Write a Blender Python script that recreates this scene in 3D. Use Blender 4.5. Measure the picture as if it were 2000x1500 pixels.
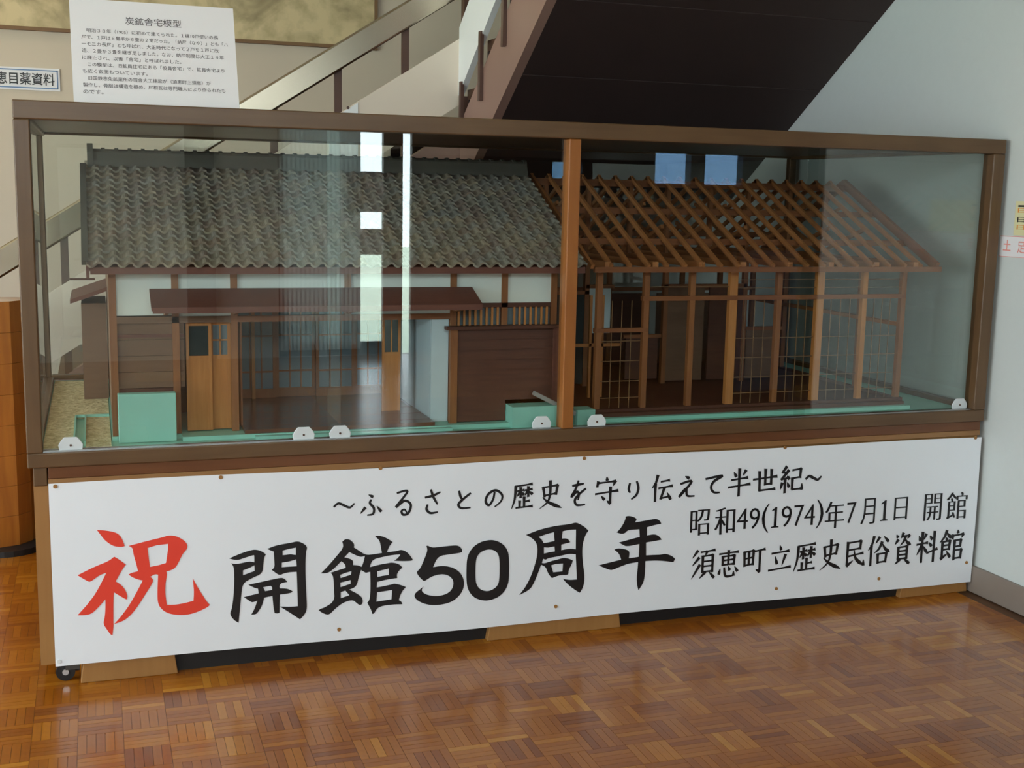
import bpy, math, random
import numpy as np
from mathutils import Vector, Matrix
random.seed(7)
D = bpy.data
S = bpy.context.scene
COL = S.collection
for o in list(D.objects):
    D.objects.remove(o, do_unlink=True)

# ------------------------------------------------------------------ camera
F, CX, CY, CZ, YAW, PITCH, ROLL = 2376.4, .1711, -3.1201, 1.2599, .3315, -.1564, .0205
def cam_axes():
    cy, sy, cp, sp = math.cos(YAW), math.sin(YAW), math.cos(PITCH), math.sin(PITCH)
    fwd = Vector((sy*cp, cy*cp, sp)); right = Vector((cy, -sy, 0)); up = right.cross(fwd)
    c, s = math.cos(ROLL), math.sin(ROLL)
    return c*right + s*up, -s*right + c*up, fwd
RX, UP, FW = cam_axes()
cam = D.objects.new('camera', D.cameras.new('camera'))
COL.objects.link(cam)
cam.data.sensor_width = 36
cam.data.lens = F*36/2000
cam.data.clip_start = .05
cam.matrix_world = Matrix(((RX.x, UP.x, -FW.x, CX), (RX.y, UP.y, -FW.y, CY), (RX.z, UP.z, -FW.z, CZ), (0, 0, 0, 1)))
S.camera = cam
def at(u, v, x=None, y=None, z=None):
    d = RX*((u-1000)/F) + UP*((750-v)/F) + FW
    t = (x-CX)/d.x if x is not None else (y-CY)/d.y if y is not None else (z-CZ)/d.z
    return Vector((CX, CY, CZ)) + t*d

# ------------------------------------------------------------------ world and exposure
w = D.worlds.new('sky'); S.world = w; w.use_nodes = True
w.node_tree.nodes['Background'].inputs[0].default_value = (.84, .93, 1.0, 1)
w.node_tree.nodes['Background'].inputs[1].default_value = 17.0
vs = S.view_settings
vs.view_transform = 'Standard'; vs.look = 'None'; vs.exposure = -0.35; vs.gamma = 1
vs.use_curve_mapping = False

S.cycles.transparent_max_bounces = 40

def area(name, loc, rot, sx, sy, power, color=(1, 1, 1), portal=False):
    l = D.lights.new(name, 'AREA'); l.shape = 'RECTANGLE'; l.size = sx; l.size_y = sy
    l.energy = power; l.color = color
    if portal: l.cycles.is_portal = True
    o = D.objects.new(name, l); COL.objects.link(o)
    o.location = loc; o.rotation_euler = rot
    return o
R = math.radians
# daylight comes in through the two openings; portals only guide the sampling
area('daylight_window', (-3.58, -1.1, 1.22), (0, R(-90), 0), 1.55, 5.2, 1, portal=True)
area('daylight_added_window', (-1.1, -5.92, 2.52), (R(90), 0, 0), 5.2, .85, 1, portal=True)
area('daylight_door', (1.98, -5.9, 1.1), (R(90), 0, 0), 1.0, 2.2, 1, portal=True)

# ------------------------------------------------------------------ materials
def lin(c):
    c = c/255
    return c/12.92 if c <= .04045 else ((c+.055)/1.055)**2.4
def rgb(r, g, b): return (lin(r), lin(g), lin(b), 1)
def nodes(name):
    m = D.materials.new(name); m.use_nodes = True
    return m, m.node_tree.nodes, m.node_tree.links, m.node_tree.nodes['Principled BSDF']
def mix(n, l, fac, a, b, t='MIX'):
    x = n.new('ShaderNodeMix'); x.data_type = 'RGBA'; x.blend_type = t
    for i, v in ((0, fac), (6, a), (7, b)):
        if hasattr(v, 'is_linked'): l.new(v, x.inputs[i])
        else: x.inputs[i].default_value = v
    return x.outputs[2]
def plain(name, c, rough=.5, var=.08, scale=30, bump=0., metal=0., spec=.5):
    m, n, l, b = nodes(name)
    tc = n.new('ShaderNodeTexCoord'); nz = n.new('ShaderNodeTexNoise')
    nz.inputs['Scale'].default_value = scale; nz.inputs['Detail'].default_value = 4
    l.new(tc.outputs['Object'], nz.inputs['Vector'])
    lo = tuple(v*(1-var) for v in c[:3])+(1,); hi = tuple(min(1, v*(1+var)) for v in c[:3])+(1,)
    l.new(mix(n, l, nz.outputs['Fac'], lo, hi), b.inputs['Base Color'])
    b.inputs['Roughness'].default_value = rough; b.inputs['Metallic'].default_value = metal
    b.inputs['Specular IOR Level'].default_value = spec
    if bump:
        bp = n.new('ShaderNodeBump'); bp.inputs['Strength'].default_value = bump; bp.inputs['Distance'].default_value = .004
        l.new(nz.outputs['Fac'], bp.inputs['Height']); l.new(bp.outputs[0], b.inputs['Normal'])
    return m
def wood(name, c1, c2, axis='x', rough=.4, scale=14, coat=0.):
    m, n, l, b = nodes(name)
    tc = n.new('ShaderNodeTexCoord'); mp = n.new('ShaderNodeMapping'); nz = n.new('ShaderNodeTexNoise')
    s = {'x': (.08, 1, 1), 'y': (1, .08, 1), 'z': (1, 1, .08)}[axis]
    mp.inputs['Scale'].default_value = s
    nz.inputs['Scale'].default_value = scale*4; nz.inputs['Detail'].default_value = 6; nz.inputs['Distortion'].default_value = .6
    l.new(tc.outputs['Object'], mp.inputs[0]); l.new(mp.outputs[0], nz.inputs['Vector'])
    n2 = n.new('ShaderNodeTexNoise'); n2.inputs['Scale'].default_value = 5; l.new(tc.outputs['Object'], n2.inputs['Vector'])
    c = mix(n, l, nz.outputs['Fac'], c1, c2)
    c = mix(n, l, n2.outputs['Fac'], c, mix(n, l, .5, c, c1, 'MULTIPLY'), 'MIX')
    l.new(c, b.inputs['Base Color'])
    b.inputs['Roughness'].default_value = rough; b.inputs['Coat Weight'].default_value = coat
    return m
def tinted(name, ramp, rough, bump=0., grain=True, coat=0.):
    """colour picked per piece by the face attribute 'tint'"""
    m, n, l, b = nodes(name)
    a = n.new('ShaderNodeAttribute'); a.attribute_name = 'tint'
    r = n.new('ShaderNodeValToRGB')
    e = r.color_ramp.elements
    while len(e) < len(ramp): e.new(.5)
    for i, c in enumerate(ramp): e[i].position = i/(len(ramp)-1); e[i].color = c
    l.new(a.outputs['Fac'], r.inputs[0])
    tc = n.new('ShaderNodeTexCoord'); nz = n.new('ShaderNodeTexNoise')
    nz.inputs['Scale'].default_value = 60; nz.inputs['Detail'].default_value = 5
    l.new(tc.outputs['Object'], nz.inputs['Vector'])
    l.new(mix(n, l, nz.outputs['Fac'], r.outputs[0], mix(n, l, .45, r.outputs[0], (.45, .4, .35, 1), 'MULTIPLY')), b.inputs['Base Color'])
    b.inputs['Roughness'].default_value = rough; b.inputs['Coat Weight'].default_value = coat
    b.inputs['Coat Roughness'].default_value = .12; b.inputs['Specular IOR Level'].default_value = .3
    return m
def glass_mat(name, tint, k=1.0, facade=(1, 1, 1, 1)):
    m, n, l, b = nodes(name)
    out = n['Material Output']; n.remove(b)
    lw = n.new('ShaderNodeLayerWeight'); lw.inputs[0].default_value = .5
    pw = n.new('ShaderNodeMath'); pw.operation = 'POWER'; pw.inputs[1].default_value = 5
    l.new(lw.outputs['Facing'], pw.inputs[0])
    ma = n.new('ShaderNodeMath'); ma.operation = 'MULTIPLY_ADD'; ma.inputs[1].default_value = .95; ma.inputs[2].default_value = .043*k
    l.new(pw.outputs[0], ma.inputs[0])
    t = n.new('ShaderNodeBsdfTransparent'); t.inputs[0].default_value = tint
    g = n.new('ShaderNodeBsdfGlossy'); g.inputs['Roughness'].default_value = 0
    mx = n.new('ShaderNodeMixShader'); l.new(ma.outputs[0], mx.inputs[0]); l.new(t.outputs[0], mx.inputs[1]); l.new(g.outputs[0], mx.inputs[2])
    l.new(mx.outputs[0], out.inputs[0])
    return m

M = {}
M['frame_x'] = wood('case_wood_x', rgb(118, 90, 60), rgb(94, 66, 40), 'x', .38)
M['frame_z'] = wood('case_wood_z', rgb(118, 90, 60), rgb(94, 66, 40), 'z', .38)
M['frame_y'] = wood('case_wood_y', rgb(118, 90, 60), rgb(94, 66, 40), 'y', .38)
M['mullion'] = wood('mullion_wood', rgb(172, 112, 52), rgb(146, 86, 32), 'z', .4)
M['apron'] = wood('apron_wood', rgb(132, 84, 48), rgb(98, 56, 30), 'x', .35)
M['apron_edge'] = wood('apron_edge_wood', rgb(172, 130, 84), rgb(140, 98, 56), 'x', .4)
M['ply'] = wood('plywood', rgb(176, 130, 74), rgb(154, 108, 56), 'z', .55)
M['glass'] = glass_mat('case_glass', (.965, .985, .975, 1), 1.5)
M['glass_tint'] = glass_mat('tinted_window_glass', (.30, .40, .50, 1))
M['glass_door'] = glass_mat('door_glass', (.95, .97, .96, 1))
M['pull'] = plain('white_plastic', rgb(214, 218, 220), .35, .03)
M['alu'] = plain('aluminium', rgb(200, 202, 204), .3, .04, metal=1)
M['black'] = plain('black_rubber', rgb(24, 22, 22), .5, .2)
M['banner'] = plain('banner_vinyl', rgb(236, 238, 244), .42, .015, 8)
M['ink'] = plain('black_ink', rgb(22, 20, 22), .45, .05)
M['print'] = plain('grey_print', rgb(96, 90, 92), .6, .02)
M['red'] = plain('red_ink', rgb(232, 66, 48), .45, .02)
M['pink'] = plain('pink_ink', rgb(232, 150, 140), .5, .02)
M['orange'] = plain('orange_ink', rgb(230, 140, 60), .5, .02)
M['blue'] = plain('blue_ink', rgb(96, 128, 170), .5, .02)
M['poster_pink'] = plain('pink_poster', rgb(206, 150, 178), .6, .1, 6)
M['paper'] = plain('paper', rgb(232, 228, 230), .7, .01)
M['yellow_paper'] = plain('yellow_paper', rgb(222, 214, 168), .7, .01)
M['cream'] = plain('cream_wall_paint', rgb(206, 190, 170), .75, .03, 6, .05)
M['white_wall'] = plain('white_wall_paint', rgb(204, 208, 206), .7, .02, 40, .12)
M['room_wall'] = plain('room_wall_paint', rgb(206, 206, 200), .75, .02, 6)
M['dark_wall'] = wood('dark_panelling', rgb(66, 46, 36), rgb(46, 32, 26), 'z', .5)
M['ceiling'] = plain('ceiling_paint', rgb(214, 212, 206), .8, .02, 12)
M['baseboard'] = plain('baseboard_vinyl', rgb(134, 120, 110), .5, .05, 20)
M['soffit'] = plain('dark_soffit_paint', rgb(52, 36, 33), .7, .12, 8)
M['stringer'] = plain('brown_stringer_paint', rgb(150, 116, 104), .5, .06, 6)
M['rail_panel'] = plain('cream_rail_panel', rgb(228, 212, 194), .5, .03, 4)
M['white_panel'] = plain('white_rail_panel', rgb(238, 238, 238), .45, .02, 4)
M['post'] = plain('brown_steel', rgb(84, 56, 44), .45, .1)
M['handrail'] = plain('brass_tinted_handrail', rgb(188, 176, 156), .24, .06, 3, metal=1)
M['tread'] = wood('tread_wood', rgb(120, 84, 60), rgb(96, 64, 44), 'x', .5)
M['dark_grey'] = plain('dark_grey_metal', rgb(70, 66, 62), .5, .1)
M['lawn'] = plain('lawn', rgb(206, 218, 196), .9, .08, 3)
M['lamp'] = None
cm, n_, l_, b_ = nodes('thin_curtain'); tr = n_.new('ShaderNodeBsdfTranslucent'); tr.inputs[0].default_value = (.20, .22, .22, 1)
ad = n_.new('ShaderNodeAddShader'); b_.inputs['Base Color'].default_value = (.55, .56, .56, 1)
l_.new(b_.outputs[0], ad.inputs[0]); l_.new(tr.outputs[0], ad.inputs[1]); l_.new(ad.outputs[0], n_['Material Output'].inputs[0]); M['curtain'] = cm
M['pillar'] = wood('varnished_cedar', rgb(206, 140, 58), rgb(140, 76, 30), 'z', .3, 10, .3)
M['pillar_dark'] = wood('varnished_cedar_dark', rgb(120, 70, 34), rgb(80, 42, 20), 'z', .3, 10, .3)
# model
M['aqua'] = plain('aqua_paint', rgb(148, 208, 192), .55, .05, 18)
sm_, n_, l_, b_ = nodes('sand_ground'); tc_ = n_.new('ShaderNodeTexCoord'); nz_ = n_.new('ShaderNodeTexNoise'); nz_.inputs['Scale'].default_value = 75; nz_.inputs['Detail'].default_value = 8
rp_ = n_.new('ShaderNodeValToRGB'); rp_.color_ramp.elements[0].position = .36; rp_.color_ramp.elements[0].color = rgb(184, 168, 126); rp_.color_ramp.elements[1].position = .62; rp_.color_ramp.elements[1].color = rgb(228, 214, 172)
l_.new(tc_.outputs['Object'], nz_.inputs['Vector']); l_.new(nz_.outputs['Fac'], rp_.inputs[0]); l_.new(rp_.outputs[0], b_.inputs['Base Color']); b_.inputs['Roughness'].default_value = .95
bp_ = n_.new('ShaderNodeBump'); bp_.inputs['Strength'].default_value = .9; bp_.inputs['Distance'].default_value = .006; l_.new(nz_.outputs['Fac'], bp_.inputs['Height']); l_.new(bp_.outputs[0], b_.inputs['Normal']); M['sand'] = sm_
M['plaster'] = plain('model_plaster', rgb(224, 228, 222), .7, .03)
M['plaster_blue'] = plain('model_door_paper', rgb(196, 212, 218), .6, .04)
M['m_post'] = wood('model_cedar_z', rgb(168, 112, 66), rgb(132, 80, 42), 'z', .55, 30)
M['m_beam'] = wood('model_cedar_x', rgb(160, 102, 58), rgb(124, 72, 38), 'x', .55, 30)
M['m_raft'] = wood('model_cedar_y', rgb(196, 136, 82), rgb(158, 100, 56), 'y', .55, 30)
M['m_light'] = wood('model_pale_cedar', rgb(206, 146, 84), rgb(176, 114, 58), 'z', .5, 30)
M['m_dark'] = wood('model_dark_wood', rgb(112, 68, 48), rgb(82, 46, 32), 'x', .6, 30)
M['m_red'] = wood('model_red_brown_board', rgb(134, 84, 68), rgb(106, 62, 50), 'x', .6, 30)
M['m_wall'] = wood('model_wall_board', rgb(136, 104, 80), rgb(116, 84, 62), 'x', .6, 30)
M['m_floor'] = wood('model_floor_board', rgb(122, 86, 66), rgb(98, 64, 48), 'x', .22, 30)
M['m_glass'] = plain('model_glazing', rgb(112, 124, 130), .15, .08)
M['m_glass_dark'] = plain('model_dark_glazing', rgb(58, 66, 66), .15, .1)
M['m_lath'] = plain('model_lath', rgb(122, 90, 58), .6, .1)
M['m_grey'] = plain('model_grey_chute', rgb(150, 146, 142), .6, .08)
M['tile'] = tinted('clay_roof_tile', [rgb(146, 138, 124), rgb(164, 152, 134), rgb(156, 152, 144), rgb(178, 164, 142), rgb(150, 132, 120), rgb(170, 166, 156)], .6)
M['ridge'] = plain('ridge_tile', rgb(92, 90, 82), .6, .1, 40)
M['parquet'] = tinted('parquet_wood', [rgb(128, 68, 16), rgb(146, 80, 18), rgb(158, 90, 20), rgb(166, 98, 22), rgb(178, 110, 28), rgb(194, 130, 40)], .26, coat=.3)
M['subfloor'] = plain('subfloor', rgb(96, 62, 30), .5, .1)

# ------------------------------------------------------------------ mesh helpers
class MB:
    def __init__(s): s.v = []; s.f = []; s.t = []; s.tint = 0.
    def add(s, vs, fs):
        n = len(s.v); s.v += [tuple(v) for v in vs]; s.f += [tuple(i+n for i in f) for f in fs]; s.t += [s.tint]*len(fs)
        return s
    def box(s, x0, x1, y0, y1, z0, z1):
        return s.add([(x0,y0,z0),(x1,y0,z0),(x1,y1,z0),(x0,y1,z0),(x0,y0,z1),(x1,y0,z1),(x1,y1,z1),(x0,y1,z1)],
                     [(0,3,2,1),(4,5,6,7),(0,1,5,4),(1,2,6,5),(2,3,7,6),(3,0,4,7)])
    def beam(s, a, b, w, h, upv=(0, 0, 1)):
        a, b = Vector(a), Vector(b); d = (b-a).normalized(); u = Vector(upv)
        if abs(d.dot(u)) > .98: u = Vector((0, 1, 0))
        sd = d.cross(u).normalized()*(w/2); up = sd.cross(d).normalized()*(h/2)
        return s.add([a-sd-up,a+sd-up,a+sd+up,a-sd+up,b-sd-up,b+sd-up,b+sd+up,b-sd+up],
                     [(0,1,2,3),(7,6,5,4),(0,4,5,1),(1,5,6,2),(2,6,7,3),(3,7,4,0)])
    def prism(s, poly, axis, a, b):
        """extrude a polygon of 2D points along axis x/y/z from a to b"""
        def P(p, t): return {'x': (t, p[0], p[1]), 'y': (p[0], t, p[1]), 'z': (p[0], p[1], t)}[axis]
        n = len(poly)
        vs = [P(p, a) for p in poly] + [P(p, b) for p in poly]
        fs = [tuple(range(n))[::-1], tuple(range(n, 2*n))] + [(i, (i+1) % n, n+(i+1) % n, n+i) for i in range(n)]
        return s.add(vs, fs)
    def tube(s, a, b, r, seg=14, r2=None):
        a, b = Vector(a), Vector(b); d = (b-a).normalized(); u = Vector((0, 0, 1)) if abs(d.z) < .9 else Vector((1, 0, 0))
        e1 = d.cross(u).normalized(); e2 = d.cross(e1)
        r2 = r if r2 is None else r2
        c = [(math.cos(2*math.pi*i/seg), math.sin(2*math.pi*i/seg)) for i in range(seg)]
        vs = [a+r*(x*e1+y*e2) for x, y in c] + [b+r2*(x*e1+y*e2) for x, y in c]
        fs = [(i, (i+1) % seg, seg+(i+1) % seg, seg+i) for i in range(seg)] + [tuple(range(seg))[::-1], tuple(range(seg, 2*seg))]
        return s.add(vs, fs)
    def mesh(s, name, off=(0, 0, 0), tint=False):
        me = D.meshes.new(name)
        me.from_pydata([(x-off[0], y-off[1], z-off[2]) for x, y, z in s.v], [], s.f); me.update()
        import bmesh
        bm = bmesh.new(); bm.from_mesh(me); bmesh.ops.recalc_face_normals(bm, faces=bm.faces); bm.to_mesh(me); bm.free()
        if tint:
            at_ = me.attributes.new('tint', 'FLOAT', 'FACE'); at_.data.foreach_set('value', s.t)
        return me
def world_of(o):
    v = Vector((0, 0, 0))
    while o: v += Vector(o.location); o = o.parent
    return v
def obj(name, mb, mat, parent=None, bevel=0, tint=False, smooth=False, kind=None):
    off = world_of(parent) if parent else (0, 0, 0)
    me = mb.mesh(name, off, tint) if isinstance(mb, MB) else mb
    o = D.objects.new(name, me); COL.objects.link(o)
    me.materials.append(mat)
    if parent: o.parent = parent
    if bevel:
        b = o.modifiers.new('bevel', 'BEVEL'); b.width = bevel; b.segments = 2; b.limit_method = 'ANGLE'
    if smooth:
        for p in me.polygons: p.use_smooth = True
    if kind: o['kind'] = kind
    return o
def tag(o, label, cat, group=None):
    o['label'] = label; o['category'] = cat
    if group: o['group'] = group
    return o
def thing(name, label, cat, loc=(0, 0, 0), group=None):
    o = D.objects.new(name, None); COL.objects.link(o); o.location = loc; o.empty_display_size = .1
    return tag(o, label, cat, group)
def struct(name, mb, mat, **k):
    return obj(name, mb, mat, kind='structure', **k)
def B(*a): return MB().box(*a)

# ------------------------------------------------------------------ room shell
XL, XW, XR, YF, YB, ZC = -3.6, 2.858, 7.2, -5.95, 3.0, 3.1
floor = struct('floor', B(XL-.1, XR+.1, YF-.1, YB+.1, -.06, -.004), M['subfloor'])
struct('wall_back', B(XL-.1, XW+.1, YB, YB+.1, 0, ZC), M['cream'])
struct('wall_right', B(XW, XW+.14, -.95, YB, 0, ZC), M['white_wall'])
struct('wall_side', B(XW+.14, XR+.1, -.95, -.85, 0, ZC), M['dark_wall'])
struct('wall_far', B(XR, XR+.1, YF, -.95, 0, ZC), M['dark_wall'])
struct('ceiling', B(XL-.1, XR+.1, YF-.1, YB+.1, ZC, ZC+.1), M['ceiling'])
m = MB().box(XL-.1, XL, YF, -3.7, 0, ZC).box(XL-.1, XL, 1.5, YB, 0, ZC).box(XL-.1, XL, -3.7, 1.5, 0, .45).box(XL-.1, XL, -3.7, 1.5, 2.0, ZC)
struct('wall_left', m, M['room_wall'])
m = MB()
for i in range(5):
    y = -3.7+i*1.3; m.box(XL-.07, XL-.03, y-.025, y+.025, .45, 2.0)
m.box(XL-.07, XL-.03, -3.7, 1.5, .45, .5).box(XL-.07, XL-.03, -3.7, 1.5, 1.95, 2.0)
win = struct('window_1', m, M['alu'])
for i in range(4):
    y = -3.7+i*1.3; obj('pane', B(XL-.053, XL-.047, y+.025, y+1.275, .5, 1.95), M['glass_door'], win)
# wall behind the camera with the glass entrance
HZ0, HZ1 = 2.1, 2.95                # added high window band, out of view, lets in frontal daylight
m = MB().box(XL, .8, YF-.1, YF, 0, HZ0).box(1.0, 1.46, YF-.1, YF, 0, HZ0).box(1.46, 2.5, YF-.1, YF, 2.2, ZC).box(XL, .8, YF-.1, YF, HZ1, ZC).box(1.0, 1.46, YF-.1, YF, HZ1, ZC).box(XL, XL+.15, YF-.1, YF, HZ0, HZ1)
struct('wall_front', m, M['room_wall'])
win = struct('added_window', MB().box(XL+.15, .8, YF-.07, YF-.03, HZ0, HZ0+.04).box(XL+.15, .8, YF-.07, YF-.03, HZ1-.04, HZ1).box(-1.42, -1.38, YF-.07, YF-.03, HZ0, HZ1), M['alu'])
for a, b_ in ((XL+.15, -1.42), (-1.38, .8), (1.0, 1.46)): obj('pane', B(a, b_, YF-.053, YF-.047, HZ0+.04, HZ1-.04), M['glass_door'], win)
struct('trim_1', B(.8, 1.0, YF-.1, YF+.06, 0, ZC), M['dark_wall'])
m = MB().box(2.5, 4.50, YF-.1, YF, 0, ZC).box(4.50, 5.3, YF-.1, YF, 0, 1.34).box(4.50, 5.3, YF-.1, YF, 1.60, ZC).box(5.3, XR, YF-.1, YF, 0, ZC).box(4.82, 4.95, YF-.1, YF, 1.34, 1.6)
struct('wall_entrance', m, M['dark_wall'])
win = struct('window_2', MB().box(4.50, 4.82, YF-.06, YF-.04, 1.34, 1.355).box(4.95, 5.3, YF-.06, YF-.04, 1.34, 1.355), M['alu'])
obj('pane', B(4.50, 4.82, YF-.052, YF-.048, 1.355, 1.6), M['glass_tint'], win)
obj('pane', B(4.95, 5.3, YF-.052, YF-.048, 1.355, 1.6), M['glass_tint'], win)
door = struct('door_1', MB().box(2.26, 2.41, YF-.08, YF-.02, 0, 2.2).box(2.48, 2.5, YF-.08, YF-.02, 0, 2.2).box(1.46, 1.50, YF-.08, YF-.02, 0, 2.2).box(1.50, 2.26, YF-.07, YF-.03, 0, .1).box(1.5, 2.48, YF-.08, YF-.02, 2.15, 2.2), M['dark_grey'])
obj('pane', B(1.5, 2.26, YF-.053, YF-.047, .1, 2.15), M['glass_door'], door)
obj('pane', B(2.41, 2.48, YF-.053, YF-.047, 0, 2.15), M['glass_door'], door)
obj('curtain', MB().prism([(1.47+i*.0165, YF-.012+(.008 if i % 2 else -.008)) for i in range(38)]+[(1.47+i*.0165, YF-.006+(.008 if i % 2 else -.008)) for i in range(37, -1, -1)], 'z', .05, 2.14), M['curtain'], door)
for nm, lb, a in (('door_poster', 'square poster taped to the glass entrance door', (1.975, 2.257, 1.09, 1.39)), ('door_notice', 'small notice taped below the square poster on the glass door', (2.08, 2.257, .767, .963))):
    tag(obj(nm, B(a[0], a[1], YF-.028, YF-.024, a[2], a[3]), M['paper']), lb, 'poster')
lawn = obj('lawn', B(-14, 16, -26, YF-.15, -.2, -.12), M['lawn']); lawn['kind'] = 'structure'
obj('lawn_side', B(-26, XL-.15, YF-.15, 12, -.2, -.12), M['lawn'])['kind'] = 'structure'
ps = thing('tint_stand', 'added pink poster panel on a black floor stand, for a tint mirrored in the glass', 'tint stand', (4.45, -2.6, 0))  # two stands added to give coloured tints in the glass reflections
obj('panel', B(4.12, 4.80, -2.62, -2.60, .22, .98), M['poster_pink'], ps)
obj('frame', MB().box(4.10, 4.12, -2.625, -2.595, .0, 1.0).box(4.80, 4.82, -2.625, -2.595, .0, 1.0).box(4.12, 4.80, -2.625, -2.595, .98, 1.0).box(4.05, 4.87, -2.75, -2.45, 0, .012), M['black'], ps)
ps = thing('tint_stand', 'added blue panel on a black floor stand, for a tint mirrored in the glass', 'tint stand', (3.6, -2.6, 0))
obj('panel', B(3.42, 3.78, -2.62, -2.60, .22, .98), M['blue'], ps)
obj('frame', MB().box(3.40, 3.42, -2.625, -2.595, .0, 1.0).box(3.78, 3.80, -2.625, -2.595, .0, 1.0).box(3.42, 3.78, -2.625, -2.595, .98, 1.0).box(3.35, 3.85, -2.75, -2.45, 0, .012), M['black'], ps)
# baseboard of the right-hand wall
struct('baseboard_right', B(XW-.012, XW, -.95, YB, 0, .088), M['baseboard'], bevel=.002)
struct('baseboard_back', B(XL, XW-.012, YB-.012, YB, 0, .088), M['baseboard'])

# ------------------------------------------------------------------ parquet
BL, NF = .1, 5
def fingers(x, y, k):
    """k-th finger of the block at x, y -> box"""
    wf = BL/NF; g = .00025
    if (round(x/BL)+round(y/BL)) % 2: return (x+k*wf+g, x+(k+1)*wf-g, y+g, y+BL-g)
    return (x+g, x+BL-g, y+k*wf+g, y+(k+1)*wf-g)
cells = []
for i in range(-36, 29):
    for j in range(-26, 30):
        x, y = i*BL-.0, j*BL
        if x+BL > XW-.005: continue
        for k in range(NF): cells.append((x, y, k))
def ptint(c):
    k = (c[0], c[1])
    if k not in bt: bt[k] = random.random()
    return min(.999, max(0, .5*bt[k]+.5*random.random()))
def seen(x, y):
    p = Vector((x-CX, y-CY, -CZ)); dz = p.dot(FW)
    if dz < .3: return None
    u, v = 1000+F*p.dot(RX)/dz, 750-F*p.dot(UP)/dz
    return dz if 0 <= u <= 2000 and 0 <= v <= 1500 else None
near = []
for c in cells:
    a = fingers(*c); d = seen((a[0]+a[1])/2, (a[2]+a[3])/2)
    if d: near.append((d, c))
near.sort(); pick = set(c for d, c in near[:300])
fm = {}
for o_ in (0, 1):
    for t in range(8):
        mb = MB(); mb.tint = (t+.5)/8
        if o_: mb.box(-.0096, .0096, -.0496, .0496, -.004, 0)
        else: mb.box(-.0496, .0496, -.0096, .0096, -.004, 0)
        fm[o_, t] = mb.mesh('parquet_finger', tint=True); fm[o_, t].materials.append(M['parquet'])
rest = MB(); bt = {}
for c in cells:
    a = fingers(*c); o_ = (round(c[0]/BL)+round(c[1]/BL)) % 2
    if c in pick:
        f = D.objects.new('parquet_finger', fm[o_, min(7, int(ptint(c)*8))]); COL.objects.link(f)
        f.location = ((a[0]+a[1])/2, (a[2]+a[3])/2, random.uniform(-.0003, 0)); f.parent = floor
    else:
        rest.tint = ptint(c); rest.box(a[0], a[1], a[2], a[3], -.004, random.uniform(-.0003, 0))
me = rest.mesh('parquet_field', tint=True)
obj('parquet_field', me, M['parquet'], floor, kind='stuff')
wide = MB()
for i in range(int((XR-XL)/.5)+1):
    for j in range(7):
        x0 = XL+i*.5; y0 = YF+j*.5
        if y0 < -2.6 or x0 > XW:
            wide.tint = random.random(); wide.box(x0, min(x0+.5, XR), y0, min(y0+.5, -2.6), -.004, 0)
obj('parquet_beyond', wide.mesh('parquet_beyond', tint=True), M['parquet'], floor, kind='stuff')
side = MB()
for j in range(3): side.tint = random.random(); side.box(XW, XR, -2.6+j*.55, -2.05+j*.55, -.004, 0)
obj('parquet_side', side.mesh('parquet_side', tint=True), M['parquet'], floor, kind='stuff')

# ------------------------------------------------------------------ staircase
YS, XS, SL = 1.75, 1.6, .64            # railing plane of the lower flight, of the upper flight, slope
LZ = 1.50                              # landing level
st = thing('staircase', 'dark-soffited staircase turning at a landing behind the glass case', 'staircase', (XS, YS, 0))
n1 = 9; rise = LZ/n1; run = rise/SL
for i in range(n1-1):
    x = XS-(n1-1-i)*run
    obj('tread', B(x-.02, x+run, YS+.03, YB-.015, (i+1)*rise-.04, (i+1)*rise), M['tread'], st)
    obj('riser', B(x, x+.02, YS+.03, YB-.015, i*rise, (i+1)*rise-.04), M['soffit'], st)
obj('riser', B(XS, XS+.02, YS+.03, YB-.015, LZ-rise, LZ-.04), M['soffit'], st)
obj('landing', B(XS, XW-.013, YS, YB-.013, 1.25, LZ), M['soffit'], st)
def line1(x): return .538+SL*(x-.056)
xa = .056-(.538)/SL
obj('stringer', MB().prism([(xa, 0.005), (XS, line1(XS)), (XS, line1(XS)-.27), (xa+.27/SL, .005)], 'y', YS-.02, YS+.03), M['stringer'], st)
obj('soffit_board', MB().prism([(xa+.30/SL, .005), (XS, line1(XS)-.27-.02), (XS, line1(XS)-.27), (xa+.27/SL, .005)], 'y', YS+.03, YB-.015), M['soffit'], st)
def und(y): return 1.527-SL*(y-1.305)
y1 = -.95
n2 = 10
for i in range(n2):
    z = LZ+(i)*rise; y = YS-i*run
    if y-run < y1: break
    obj('tread', B(XS+.03, XW-.001, y-run-.02, y, z+rise-.04, z+rise), M['tread'], st)
    obj('riser', B(XS+.03, XW-.001, y-.02, y, z, z+rise-.04), M['soffit'], st)
obj('stringer', MB().prism([(YS, und(YS)), (YS, und(YS)+.275), (y1+.35, und(y1+.35)+.275), (y1+.35, und(y1+.35))], 'x', XS-.005, XS+.03), M['stringer'], st)
# soffit boards across the upper flight
nb = 7; y0, y2 = YS, y1+.35
for i in range(nb):
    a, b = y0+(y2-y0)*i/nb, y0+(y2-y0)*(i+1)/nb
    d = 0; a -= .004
    obj('soffit_board', MB().prism([(a, und(a)-d), (a, und(a)+.03), (b, und(b)+.03), (b, und(b)-d)], 'x', XS+.03, XW-.001), M['soffit'], st)
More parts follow.
